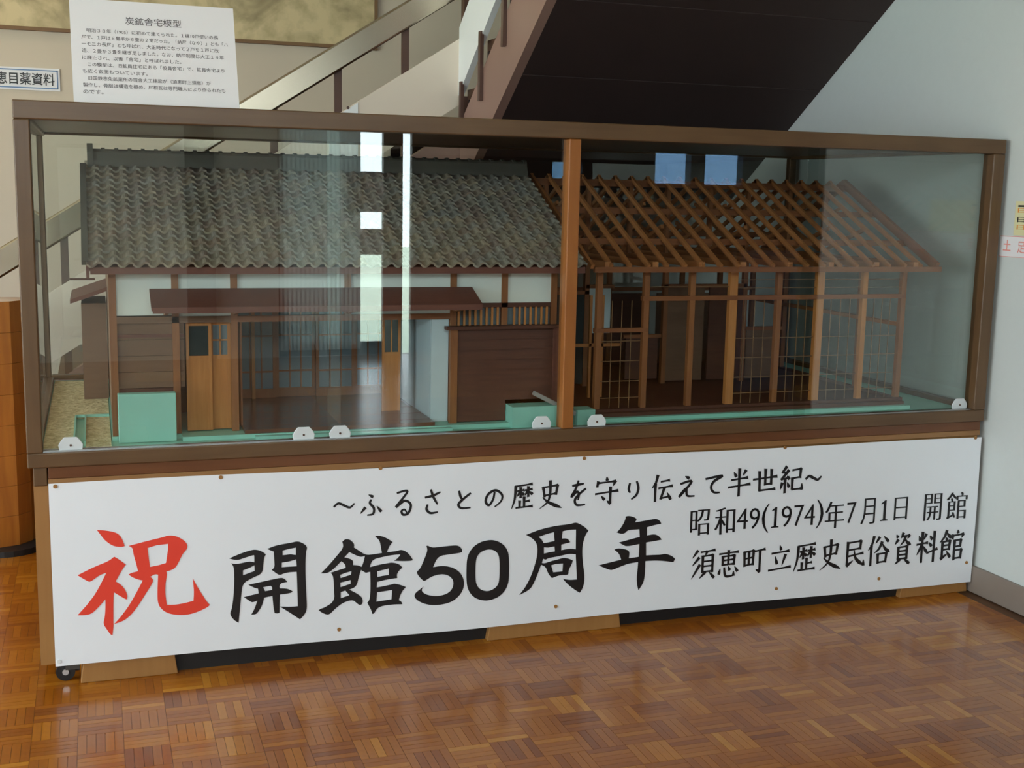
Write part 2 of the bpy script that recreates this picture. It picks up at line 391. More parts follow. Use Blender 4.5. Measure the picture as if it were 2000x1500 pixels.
# railing, lower flight
rl = thing('stair_railing', 'metal banded stair railing with cream panel rising along the back wall', 'railing', (0, YS, 0))
def r1(x, o): return .622+SL*(x-.056)+o     # o = 0 panel underside
x0, x1_ = -.75, XS
def band(mb, xa, xb, lo, hi, ya, yb): return mb.prism([(xa, r1(xa, lo)), (xb, r1(xb, lo)), (xb, r1(xb, hi)), (xa, r1(xa, hi))], 'y', ya, yb)
pnl = obj('panel', band(MB(), x0, x1_, .0, .262, YS-.012, YS+.012), M['rail_panel'], rl)
obj('light_patch_plate', band(MB(), 1.06, 1.175, .002, .258, YS-.016, YS-.012), M['white_panel'], pnl)  # white plate put in for a bright patch of light on the panel
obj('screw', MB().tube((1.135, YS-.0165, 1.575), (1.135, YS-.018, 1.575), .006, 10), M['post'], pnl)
obj('handrail', band(MB(), x0, x1_+.25, .425, .535, YS-.035, YS+.02), M['handrail'], rl, bevel=.008)
for px in (119, 395, 535, 660, 790, 905):
    x = at(px, 300, y=YS).x
    obj('post', B(x-.014, x+.014, YS-.01, YS+.01, r1(x, .26)-.015, r1(x, .43)+.01), M['post'], rl)
    obj('post', B(x-.014, x+.014, YS-.01, YS+.01, line1(x)-.01, r1(x, 0)+.02), M['post'], rl)
# railing, upper flight
rl = thing('stair_railing', 'white panelled stair railing above the brown stringer of the upper flight', 'railing', (XS, YS, LZ))
def r2(y, o): return 1.637+.66*(1.745-y)+o
def band2(mb, ya, yb, lo, hi, xa, xb): return mb.prism([(ya, r2(ya, lo)), (yb, r2(yb, lo)), (yb, r2(yb, hi)), (ya, r2(ya, hi))], 'x', xa, xb)
obj('panel', band2(MB(), YS-.012, -.3, 0, .268, XS-.012, XS+.012), M['white_panel'], rl)
obj('handrail', band2(MB(), YS-.1, -.3, .425, .535, XS-.03, XS+.025), M['handrail'], rl, bevel=.008)
for y in (1.69, 1.437, 1.165, .9, .63, .36, .1):
    obj('post', B(XS-.02, XS-.006, y-.013, y+.013, und(y)+.16, r2(y, .02)), M['post'], rl)
    obj('post', B(XS-.01, XS+.01, y-.013, y+.013, r2(y, .26)-.01, r2(y, .43)+.01), M['post'], rl)

# ------------------------------------------------------------------ picture, label and notices
def text_mesh(body, size=1., offset=0.):
    c = D.curves.new('text', 'FONT'); c.body = body; c.size = size; c.offset = offset; c.resolution_u = 3
    o = D.objects.new('text', c); COL.objects.link(o)
    bpy.context.view_layer.update()
    me = D.meshes.new_from_object(o.evaluated_get(bpy.context.evaluated_depsgraph_get()))
    D.objects.remove(o); D.curves.remove(c)
    v = np.zeros(len(me.vertices)*3); me.vertices.foreach_get('co', v); v = v.reshape(-1, 3)
    f = [tuple(p.vertices) for p in me.polygons]
    D.meshes.remove(me)
    return v[:, :2], f
def fit(v, cx, cy, w, h):
    lo, hi = v.min(0), v.max(0); s = np.array([w, h])/np.maximum(hi-lo, 1e-6)
    return (v-(lo+hi)/2)*s+np.array([cx, cy])
def raw_mesh(name, vs, fs):
    me = D.meshes.new(name); me.from_pydata([tuple(map(float, v)) for v in vs], [], fs); me.update(); return me

pm, n, l, b = nodes('aerial_photo_print')
tc = n.new('ShaderNodeTexCoord'); z1 = n.new('ShaderNodeTexNoise'); z2 = n.new('ShaderNodeTexNoise'); z3 = n.new('ShaderNodeTexVoronoi')
z1.inputs['Scale'].default_value = 3.2; z1.inputs['Detail'].default_value = 7; z1.inputs['Distortion'].default_value = 1.2
z2.inputs['Scale'].default_value = 14; z2.inputs['Detail'].default_value = 5; z3.inputs['Scale'].default_value = 22
for z in (z1, z2, z3): l.new(tc.outputs['Object'], z.inputs['Vector'])
r_ = n.new('ShaderNodeValToRGB'); e = r_.color_ramp.elements
e[0].position = .38; e[0].color = rgb(162, 144, 106); e[1].position = .56; e[1].color = rgb(212, 190, 146)
l.new(z1.outputs['Fac'], r_.inputs[0])
r2_ = n.new('ShaderNodeValToRGB'); e = r2_.color_ramp.elements
e[0].position = .45; e[0].color = (1, 1, 1, 1); e[1].position = .7; e[1].color = (.62, .62, .56, 1)
l.new(z2.outputs['Fac'], r2_.inputs[0])
l.new(mix(n, l, .8, r_.outputs[0], r2_.outputs[0], 'MULTIPLY'), b.inputs['Base Color']); b.inputs['Roughness'].default_value = .5
pic = thing('wall_picture', 'large framed tan and green aerial map on the back wall', 'picture', (.15, YB, 1.94))
obj('print', B(-1.3, 1.515, YB-.02, YB-.014, 1.955, 2.95), pm, pic)
obj('frame', MB().box(-1.315, 1.53, YB-.024, YB, 1.94, 1.956).box(-1.315, 1.53, YB-.024, YB, 2.95, 2.966).box(1.514, 1.53, YB-.024, YB, 1.956, 2.95).box(-1.315, -1.3, YB-.024, YB, 1.956, 2.95), M['m_lath'], pic)

lab = thing('wall_label', 'small white name label with blue border on the cream wall', 'label', (-.1, YB, 1.67))
obj('card', B(-.30, .046, YB-.008, YB-.001, 1.676, 1.776), M['paper'], lab)
m = MB()
for a in ((-.292, .038, 1.684, 1.689), (-.292, .038, 1.763, 1.768), (.033, .038, 1.684, 1.768), (-.292, -.287, 1.684, 1.768)): m.box(a[0], a[1], YB-.0092, YB-.008, a[2], a[3])
obj('border', m, M['blue'], lab)
v, f = text_mesh('須恵目薬資料', offset=.01); v = fit(v, -.127, 1.726, .30, .055)
obj('lettering', raw_mesh('lettering', [(x-lab.location.x, YB-.0095-YB, z-1.67) for x, z in v], f), M['ink'], lab)

# notices on the right-hand wall
no = thing('wall_notice', 'pale yellow notice with black and orange marks on the white wall', 'notice', (XW, -.15, 1.15))
obj('sheet', B(XW-.003, XW-.0005, -.30, -.043, 1.160, 1.264), M['yellow_paper'], no)
def wall_text(parent, body, y, z, w, h, mat, nm='lettering'):
    v, f = text_mesh(body, offset=.012); v = fit(v, -y, z, w, h)
    obj(nm, raw_mesh(nm, [(XW-.0036-parent.location.x, -a-parent.location.y, c-parent.location.z) for a, c in v], f), mat, parent)
for body, z, mt, h in (('ー', 1.249, 'ink', .006), ('日', 1.236, 'orange', .014), ('日', 1.208, 'ink', .016), ('日', 1.185, 'orange', .014)):
    wall_text(no, body, -.072, z, .034, h, M[mt])
no = thing('wall_notice', 'white strip notice with pink characters and red ruled lines on the white wall', 'notice', (XW, -.15, 1.09))
obj('sheet', B(XW-.003, XW-.0005, -.40, .014, 1.092, 1.157), M['paper'], no)
m = MB().box(XW-.0036, XW-.003, -.40, .014, 1.155, 1.1568).box(XW-.0036, XW-.003, -.40, .014, 1.0925, 1.094)
obj('rule', m, M['pink'], no)
wall_text(no, '土', -.020, 1.128, .034, .034, M['pink'])
wall_text(no, '足', -.082, 1.124, .034, .036, M['pink'])

# ------------------------------------------------------------------ display case
W, DP, ZT, ZB = 2.839, 1.22, 1.45, .569
case = thing('display_case', 'long glass display case framed in brown wood on a plywood base', 'display case', (W/2, DP/2, 0))
bv = .003
obj('top_rail', B(0, W, 0, .05, 1.406, ZT), M['frame_x'], case, bv)
obj('bottom_rail', B(0, W, 0, .05, ZB, .606), M['frame_x'], case, bv)
obj('stile', B(0, .037, 0, .05, .606, 1.406), M['frame_z'], case, bv)
obj('stile', B(W-.042, W, 0, .05, .606, 1.406), M['frame_z'], case, bv)
obj('mullion', B(1.397, 1.432, .004, .05, .606, 1.406), M['mullion'], case, bv)
obj('rear_post', B(-.0, .022, DP-.03, DP, .606, 1.415), M['frame_z'], case, bv)
obj('rear_post', B(W-.03, W, DP-.03, DP, .606, 1.415), M['frame_z'], case, bv)
obj('rear_rail', B(0.022, W-.03, DP-.03, DP, .606, .622), M['frame_x'], case, bv)
obj('rear_rail', B(0, W, DP-.03, DP, 1.415, ZT), M['frame_x'], case, bv)
for x in (0, W-.03):
    obj('side_rail', B(x, x+.03, .05, DP-.03, ZB, .616), M['frame_y'], case, bv)
    obj('side_rail', B(x, x+.03, .05, DP-.03, 1.41, ZT), M['frame_y'], case, bv)
obj('top_board', B(.03, W-.03, .05, DP-.03, 1.422, 1.44), M['frame_x'], case)
obj('deck', B(.03, W-.03, .05, DP, ZB, .60), M['aqua'], case)
def pane(a): return obj('glass_pane', B(*a), M['glass'], case)
pulls = {}
pa = pane((.037, .775, .020, .025, .607, 1.406)); pb = pane((.742, 1.397, .030, .035, .607, 1.406))
pc = pane((1.432, 2.19, .020, .025, .607, 1.406)); pd = pane((2.16, W-.042, .030, .035, .607, 1.406))
obj('rear_glass', B(.022, W-.03, DP-.018, DP-.013, .622, 1.415), M['glass'], case)
for x in (.008, W-.014):
    obj('side_glass', B(x, x+.005, .05, DP-.03, .616, 1.41), M['glass'], case)
def pull(x, parent, y):
    p = [(-.027, 0), (.027, 0), (.029, .014), (.025, .020), (.023, .024), (.015, .033), (-.015, .033), (-.023, .024), (-.025, .020), (-.029, .014)]
    o = obj('finger_pull', MB().prism([(x+a, .6075+c) for a, c in p], 'y', y-.004, y), M['pull'], parent, .0015)
    obj('screw', MB().tube((x, y-.0055, .620), (x, y-.004, .620), .003, 8), M['post'], parent)
for x, p, y in ((.101, pa, .020), (.676, pa, .020), (.772, pb, .0195), (1.345, pb, .030), (1.508, pc, .020), (2.762, pd, .030)): pull(x, p, y)
obj('track', MB().box(.037, 1.397, .012, .019, .606, .6085).box(1.432, W-.042, .012, .019, .606, .6085), M['alu'], case)
# pedestal
obj('apron', B(.046, 2.836, .012, .05, .538, .568), M['apron'], case, .002)
obj('apron_edge', B(.046, 2.836, .0105, .05, .522, .538), M['apron_edge'], case, .001)
obj('apron_block', B(.012, .044, .010, .05, .522, .568), M['frame_z'], case, .002)
obj('front_panel', B(.011, 2.836, .022, .04, .056, .522), M['ply'], case)
obj('back_panel', B(.011, 2.836, DP-.03, DP-.012, .056, ZB), M['ply'], case)
for x in (.011, 2.818): obj('side_panel', B(x, x+.018, .04, DP-.03, .056, ZB), M['ply'], case)
obj('base_board', B(.03, 2.818, .04, DP-.03, .056, .075), M['ply'], case)
for a, c in ((.104, .344), (1.192, 1.604), (2.578, 2.838)):
    for y in (.015, DP-.2): obj('foot_block', MB().prism([(a, 0), (c, 0), (c-.008, .056), (a+.008, .056)], 'y', y, y+.16), M['ply'], case, .002)
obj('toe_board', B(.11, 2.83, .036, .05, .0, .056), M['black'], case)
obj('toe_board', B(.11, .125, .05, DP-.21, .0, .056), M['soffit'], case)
for x in (.072, 2.4):
    for y in (.055, DP-.1):
        if x > 1 and y < .5: continue
        ct = obj('caster', MB().box(x-.02, x+.02, y-.012, y+.012, .046, .056).box(x-.004, x+.03, y+.012, y+.016, .016, .05).box(x-.004, x+.03, y-.016, y-.012, .03, .05), M['dark_grey'], case)
        obj('wheel', MB().tube((x-.004, y-.011, .0235), (x-.004, y+.011, .0235), .0235, 20), M['black'], ct)
        obj('hub', MB().tube((x-.004, y-.0135, .0235), (x-.004, y-.011, .0235), .008, 12), M['alu'], ct)

# ------------------------------------------------------------------ explanation sheet on top of the case
SN = ZT+.001
sg = thing('text_sheet', 'white explanation sheet with printed paragraphs standing on top of the case', 'sign', (.33, .03, SN))
sw, sh, lean = .388, .262, .30
ax = Vector((1, 0, 0)); ay = Vector((0, math.sin(lean), math.cos(lean))); an = Vector((0, -math.cos(lean), math.sin(lean)))
def sp(u, v, d=0.): return tuple(ax*u+ay*v+an*d)
m = MB(); m.add([sp(-sw/2, 0), sp(sw/2, 0), sp(sw/2-.004, sh), sp(-sw/2-.004, sh), sp(-sw/2, 0, -.004), sp(sw/2, 0, -.004), sp(sw/2-.004, sh, -.004), sp(-sw/2-.004, sh, -.004)],
               [(0, 1, 2, 3), (7, 6, 5, 4), (0, 4, 5, 1), (1, 5, 6, 2), (2, 6, 7, 3), (3, 7, 4, 0)])
me = m.mesh('sheet'); obj('sheet', me, M['paper'], sg)
m = MB().beam(sp(0, .2, -.005), (0, .16, 0.0), .05, .003)
obj('prop', m.mesh('prop'), M['paper'], sg)
LN = ['　明治３８年（1905）に初めて建てられた。１棟10戸使いの長', '屋で、１戸は６畳半か６畳の２室だった。「納屋（なや）」とも「ハ', 'ーモニカ長屋」とも呼ばれ、大正時代になって２戸を１戸に改',
      '造、２畳か３畳を継ぎ足しました。なお、納屋制度は大正１４年', 'に廃止され、以後「舎宅」と呼ばれました。', '　この模型は、旧鉱員住宅にある「役員舎宅」で、鉱員舎宅より', 'も広く玄関もついています。',
      '　旧国鉄志免鉱業所の宿舎大工棟梁が（須恵町上須恵）が', '製作し、骨組は構造を極め、屋根瓦は専門職人により作られたも', 'のです。']
def sheet_text(body, u, v, w, h, nm):
    vv, f = text_mesh(body, offset=.004); vv = fit(vv, 0, 0, w, h)
    obj(nm, raw_mesh(nm, [sp(u+w/2+a, v+c, .0008) for a, c in vv], f), M['print'], sg)
sheet_text('炭鉱舎宅模型', -.07, .212, .132, .020, 'title')
for i, t in enumerate(LN):
    full = 30; k = len(t.replace('1905', '11').replace('10戸', '1戸'))
    ind = .012 if t[0] == '　' else 0
    w_ = min(1, k/full)*.345 - ind
    sheet_text(t.strip('　'), -.172+ind, .182-i*.0172, w_, .0105, 'text_line')

# ------------------------------------------------------------------ banner
BY = .0085
ban = thing('banner', 'long white vinyl banner with black and red Japanese lettering on the case base', 'banner', (W/2, BY, .03))
bx0, bx1 = .046, 2.842
def bz(x, t):           # t 0 bottom .. 1 top
    k = (x-bx0)/(bx1-bx0)
    top = .527-.012*k + .002*math.sin(k*math.pi*5)
    bot = .055-.020*k + .0025*math.sin(k*math.pi*4)
    return bot+(top-bot)*t
def bdisp(x, z):
    t = (z-.04)/.48
    return -.0022*max(0, 1-t)*(1+math.sin(x*7.1))*.8 - .0012*(1+math.sin(x*11+z*6))*(1-abs(2*t-1))
m = MB(); nx, nz = 140, 14
vs = []
for j in range(nz+1):
    for i in range(nx+1):
        x = bx0+(bx1-bx0)*i/nx; z = bz(x, j/nz); vs.append((x, BY+bdisp(x, z), z))
k = len(vs); vs += [(x, y+.0008, z) for x, y, z in vs]
fs = []
for j in range(nz):
    for i in range(nx):
        a = j*(nx+1)+i; fs += [(a, a+1, a+nx+2, a+nx+1), (k+a, k+a+nx+1, k+a+nx+2, k+a+1)]
for i in range(nx): fs += [(i, k+i, k+i+1, i+1)]; a = nz*(nx+1)+i; fs += [(a, a+1, k+a+1, k+a)]
for j in range(nz): a = j*(nx+1); fs += [(a, a+nx+1, k+a+nx+1, k+a)]; a += nx; fs += [(a, k+a, k+a+nx+1, a+nx+1)]
m.add(vs, fs); obj('vinyl_sheet', m, M['banner'], ban)
for px, py in ((108, 950), (431, 932), (743, 914), (1141, 895), (1533, 874), (1905, 855), (115, 1291), (662, 1229), (1085, 1184), (1515, 1149), (1716, 1130), (1886, 1098)):
    p = at(px, py, y=BY); y = BY+bdisp(p.x, p.z)
    obj('thumbtack', MB().tube((p.x, y-.0022, p.z), (p.x, y, p.z), .0052, 12), M['pull'] if px == 115 else M['ply'], ban)
def on_banner(nm, pts, f, mat, lift=.0011):
    L = ban.location
    obj(nm, raw_mesh(nm, [(x-L.x, BY+bdisp(x, z)-lift-L.y, z-L.z) for x, z in pts], f), mat, ban)
# brush characters: outlines in crop pixels (origin and scale of the crop), holes follow the outline
BR = {
 '祝': ((140, 1020, 6.521), 'red', [
  [(320,95),(430,102),(545,122),(605,155),(645,215),(675,300),(640,312),(560,308),(500,285),(420,225),(370,160)],
  [(75,670),(270,570),(470,492),(540,435),(590,462),(690,535),(640,600),(560,748),(640,800),(690,870),(712,940),(700,978),(660,960),(560,900),(535,885),(530,1000),(530,1270),(533,1310),(520,1430),(495,1425),(450,1360),(400,1285),(420,1215),(430,1100),(430,975),(310,1110),(240,1165),(160,1178),(75,1178),(200,1040),(320,880),(440,640),(360,665),(290,715),(235,755),(200,745)],
  [(725,298),(960,235),(1170,185),(1220,165),(1300,165),(1380,195),(1450,245),(1478,300),(1460,345),(1410,400),(1360,510),(1320,575),(1260,610),(1205,622),(1215,660),(1195,760),(1190,900),(1210,1045),(1330,1045),(1450,1022),(1550,995),(1558,870),(1540,710),(1600,820),(1720,1010),(1758,1048),(1720,1085),(1560,1155),(1430,1180),(1290,1172),(1190,1140),(1120,1075),(1095,1010),(1090,900),(1100,665),(1060,655),(1000,690),(1035,720),(1035,760),(940,910),(830,1080),(750,1180),(660,1250),(540,1290),(640,1180),(760,1010),(905,738),(840,725),(760,690),(725,660),(760,640),(845,620),(810,480),(785,400),(778,325)],
  [(965,325),(1080,290),(1228,272),(1225,350),(1200,515),(1100,545),(995,565)]]),
 '開': ((440, 1040, 8.333), 'ink', [
  [(60,418),(220,345),(430,275),(520,275),(600,305),(658,350),(630,400),(618,500),(600,665),(440,730),(275,825),(255,1050),(235,1250),(215,1465),(150,1430),(90,1360),(75,1300),(105,1240),(125,1100),(142,900),(145,700),(135,550),(95,495),(180,510),(380,465),(430,470),(470,480),(470,370),(460,360),(330,400),(190,450)],
  [(285,610),(400,565),(472,525),(475,620),(380,655),(285,690)],
  [(678,262),(820,205),(1080,160),(1160,140),(1220,150),(1300,195),(1335,245),(1310,310),(1300,500),(1305,800),(1325,1130),(1325,1250),(1290,1330),(1215,1412),(1080,1320),(885,1200),(1050,1205),(1178,1195),(1170,900),(1160,635),(1050,640),(950,660),(890,690),(840,670),(750,600),(800,565),(795,450),(785,305),(740,290)],
  [(930,290),(1040,262),(1145,243),(1145,362),(1060,350),(930,365)],
  [(918,485),(1040,465),(1152,432),(1160,545),(1040,550),(915,560)],
  [(370,845),(600,795),(880,732),(940,735),(985,770),(1005,800),(900,820),(875,870),(885,905),(980,905),(1050,925),(1095,955),(1075,975),(980,995),(885,1005),(880,1150),(880,1305),(840,1315),(800,1305),(780,1200),(765,1028),(630,1055),(600,1180),(520,1310),(480,1330),(420,1332),(470,1250),(520,1105),(440,1135),(400,1115),(300,1045),(440,1010),(540,985),(530,908),(480,900)],
  [(615,885),(735,862),(762,890),(760,930),(645,950)]]),
 '館': ((610, 1030, 8.333), 'ink', [
  [(135,745),(250,630),(390,470),(510,320),(485,230),(530,190),(590,190),(640,220),(685,275),(675,325),(750,370),(850,440),(930,445),(1060,425),(1130,412),(1100,240),(1080,200),(1020,145),(1060,128),(1150,145),(1240,190),(1305,235),(1250,300),(1210,400),(1300,390),(1380,378),(1430,360),(1490,370),(1550,410),(1600,470),(1632,525),(1600,542),(1450,545),(1325,540),(1390,495),(1430,437),(1300,445),(1130,480),(975,520),(930,645),(1100,600),(1240,575),(1290,568),(1370,580),(1430,610),(1460,650),(1410,695),(1370,760),(1380,820),(1230,840),(1050,885),(1045,975),(1290,925),(1330,908),(1430,930),(1518,965),(1460,1030),(1420,1120),(1405,1180),(1445,1200),(1462,1245),(1300,1250),(1150,1270),(1070,1300),(1035,1340),(1000,1400),(975,1405),(950,1330),(890,1220),(930,1180),(945,1000),(940,720),(910,725),(870,740),(830,715),(790,690),(755,800),(715,965),(600,1010),(720,1070),(810,1135),(820,1200),(805,1250),(765,1262),(720,1230),(655,1172),(500,1220),(380,1310),(290,1405),(240,1420),(160,1390),(100,1345),(130,1320),(200,1300),(360,1195),(350,1000),(340,790),(295,735),(400,700),(540,655),(535,600),(470,548),(360,660),(250,745)],
  [(600,400),(700,450),(790,482),(855,460),(830,570),(800,640),(740,615),(660,610),(665,545),(620,510),(520,485)],
  [(450,770),(545,735),(635,710),(628,765),(540,795),(458,820)], [(455,895),(620,855),(620,915),(455,970)], [(460,1050),(535,1025),(600,1100),(460,1148)],
  [(1050,715),(1240,665),(1240,770),(1140,785),(1055,805)], [(1050,1055),(1295,1015),(1285,1165),(1160,1185),(1040,1205)]]),
 '5': ((800, 1040, 10.), 'ink', [
  [(320,255),(350,248),(400,275),(460,288),(640,265),(870,240),(950,250),(1005,300),(1025,355),(1000,385),(800,415),(545,450),(450,670),(600,642),(740,650),(880,695),(980,775),(1040,880),(1058,990),(1035,1110),(960,1230),(840,1330),(700,1385),(500,1415),(330,1400),(180,1345),(95,1270),(85,1220),(110,1170),(200,1100),(270,1045),(225,1110),(250,1165),(350,1215),(490,1235),(630,1220),(760,1165),(830,1080),(850,980),(830,900),(760,835),(660,805),(560,812),(440,845),(370,885),(300,935),(265,940),(190,870),(135,790),(145,745),(200,700),(270,540),(330,385),(340,320)]]),
 '0': ((800, 1040, 10.), 'ink', [
  [(1100,700),(1105,540),(1140,400),(1230,270),(1370,175),(1560,132),(1700,155),(1830,230),(1905,340),(1935,470),(1935,820),(1920,990),(1850,1140),(1730,1250),(1600,1305),(1470,1325),(1330,1300),(1220,1235),(1140,1130),(1100,980)],
  [(1280,540),(1320,430),(1410,350),(1540,318),(1650,340),(1720,410),(1748,520),(1745,930),(1700,1040),(1600,1115),(1500,1140),(1390,1115),(1310,1040),(1275,930)]]),
 '周': ((1000, 1000, 8.82), 'ink', [
  [(235,390),(480,295),(750,235),(1000,205),(1090,178),(1150,195),(1250,255),(1315,320),(1270,375),(1220,520),(1205,680),(1220,900),(1245,1060),(1245,1200),(1215,1310),(1165,1390),(1080,1340),(950,1240),(870,1145),(980,1170),(1115,1160),(1105,950),(1095,730),(990,715),(780,765),(620,790),(575,822),(530,800),(510,875),(560,880),(640,850),(820,805),(880,785),(960,795),(1045,830),(1030,890),(970,1000),(970,1065),(940,1085),(840,1080),(760,1105),(685,1135),(650,1100),(610,1040),(575,940),(495,905),(430,1080),(370,1220),(300,1335),(115,1425),(230,1280),(320,1100),(390,900),(430,740),(435,600),(405,510),(330,440)],
  [(455,425),(600,375),(720,345),(730,495),(620,520),(540,530),(505,470)], [(545,605),(620,610),(728,590),(735,675),(640,690),(545,712)],
  [(870,330),(980,305),(1100,300),(1095,640),(1000,625),(845,655),(845,560),(1000,520),(965,465),(920,450),(855,455)], [(670,915),(760,890),(875,885),(865,1020),(780,1028),(705,1035)]]),
 '年': ((1160, 990, 8.82), 'ink', [
  [(535,165),(575,150),(650,158),(720,190),(730,215),(700,262),(860,235),(1040,200),(1090,208),(1135,240),(1150,285),(1050,305),(905,345),(905,485),(1010,465),(1075,475),(1125,510),(1158,560),(1050,580),(890,608),(890,830),(1060,820),(1150,818),(1215,800),(1290,820),(1350,850),(1388,890),(1360,945),(1230,930),(1060,918),(880,930),(875,1100),(860,1260),(820,1350),(762,1435),(740,1350),(730,1220),(745,1100),(755,948),(600,970),(450,1025),(320,1085),(270,1085),(180,1050),(75,1005),(250,960),(465,905),(430,800),(345,735),(390,712),(480,715),(570,735),(610,775),(595,880),(680,870),(765,855),(775,635),(560,680),(500,655),(425,610),(600,560),(780,510),(775,380),(640,390),(570,400),(530,450),(460,462),(385,435),(450,370),(510,270),(540,190)]]),
}
def soften(p):
    out = []; n = len(p)
    for i in range(n):
        a, b, c = (np.array(p[(i+k) % n], float) for k in (-1, 0, 1))
        u, w_ = b-a, c-b
        cs = u@w_/(np.linalg.norm(u)*np.linalg.norm(w_)+1e-9)
        if cs > .45: out += [tuple(b-.25*u), tuple(b+.25*w_)]
        else: out.append(tuple(b))
    return out
for ch, ((ox, oy, sc), mt, polys) in BR.items():
    c = D.curves.new('glyph', 'CURVE'); c.dimensions = '2D'; c.fill_mode = 'BOTH'
    for p in polys:
        p = soften(soften(p)) if len(p) > 7 else p
        s = c.splines.new('POLY'); s.points.add(len(p)-1); s.use_cyclic_u = True
        for q, (u, v) in zip(s.points, p):
            b = at(ox+u/sc, oy+v/sc, y=BY); q.co = (b.x, b.z, 0, 1)
    o = D.objects.new('glyph', c); COL.objects.link(o); bpy.context.view_layer.update()
    me = D.meshes.new_from_object(o.evaluated_get(bpy.context.evaluated_depsgraph_get()))
    pts = [(v.co.x, v.co.y) for v in me.vertices]; f = [tuple(p.vertices) for p in me.polygons]
    D.objects.remove(o); D.curves.remove(c); D.meshes.remove(me)
    on_banner('brush_character', pts, f, M[mt])
ONE = [(0,0),(1,0),(1,.05),(.68,.08),(.68,1),(.55,1),(.05,.86),(.05,.81),(.38,.86),(.38,.08),(0,.05)]
def small(ch, px, py, wpx, hpx, thin, fat, slant=.0):
    c = at(px, py, y=BY); a = at(px-wpx/2, py, y=BY); b = at(px+wpx/2, py, y=BY)
    w_ = b.x-a.x; h_ = at(px, py-hpx/2, y=BY).z-at(px, py+hpx/2, y=BY).z
    if ch == '1': v, f = np.array(ONE), [(0, 1, 2, 3, 8, 9, 10), (3, 4, 5, 8), (5, 6, 7, 8)][:3]
    else: v, f = text_mesh(ch, offset=thin)
    v = fit(v, 0, 0, w_-fat*w_, h_)
    P, Fs = [], []
    for s in ((-.5, 0, .5) if fat else (0,)):
        k = len(P); P += [(c.x+x+s*fat*w_, c.z+z+slant*x) for x, z in v]; Fs += [tuple(i+k for i in q) for q in f]
    on_banner('character', P, Fs, M['ink'])
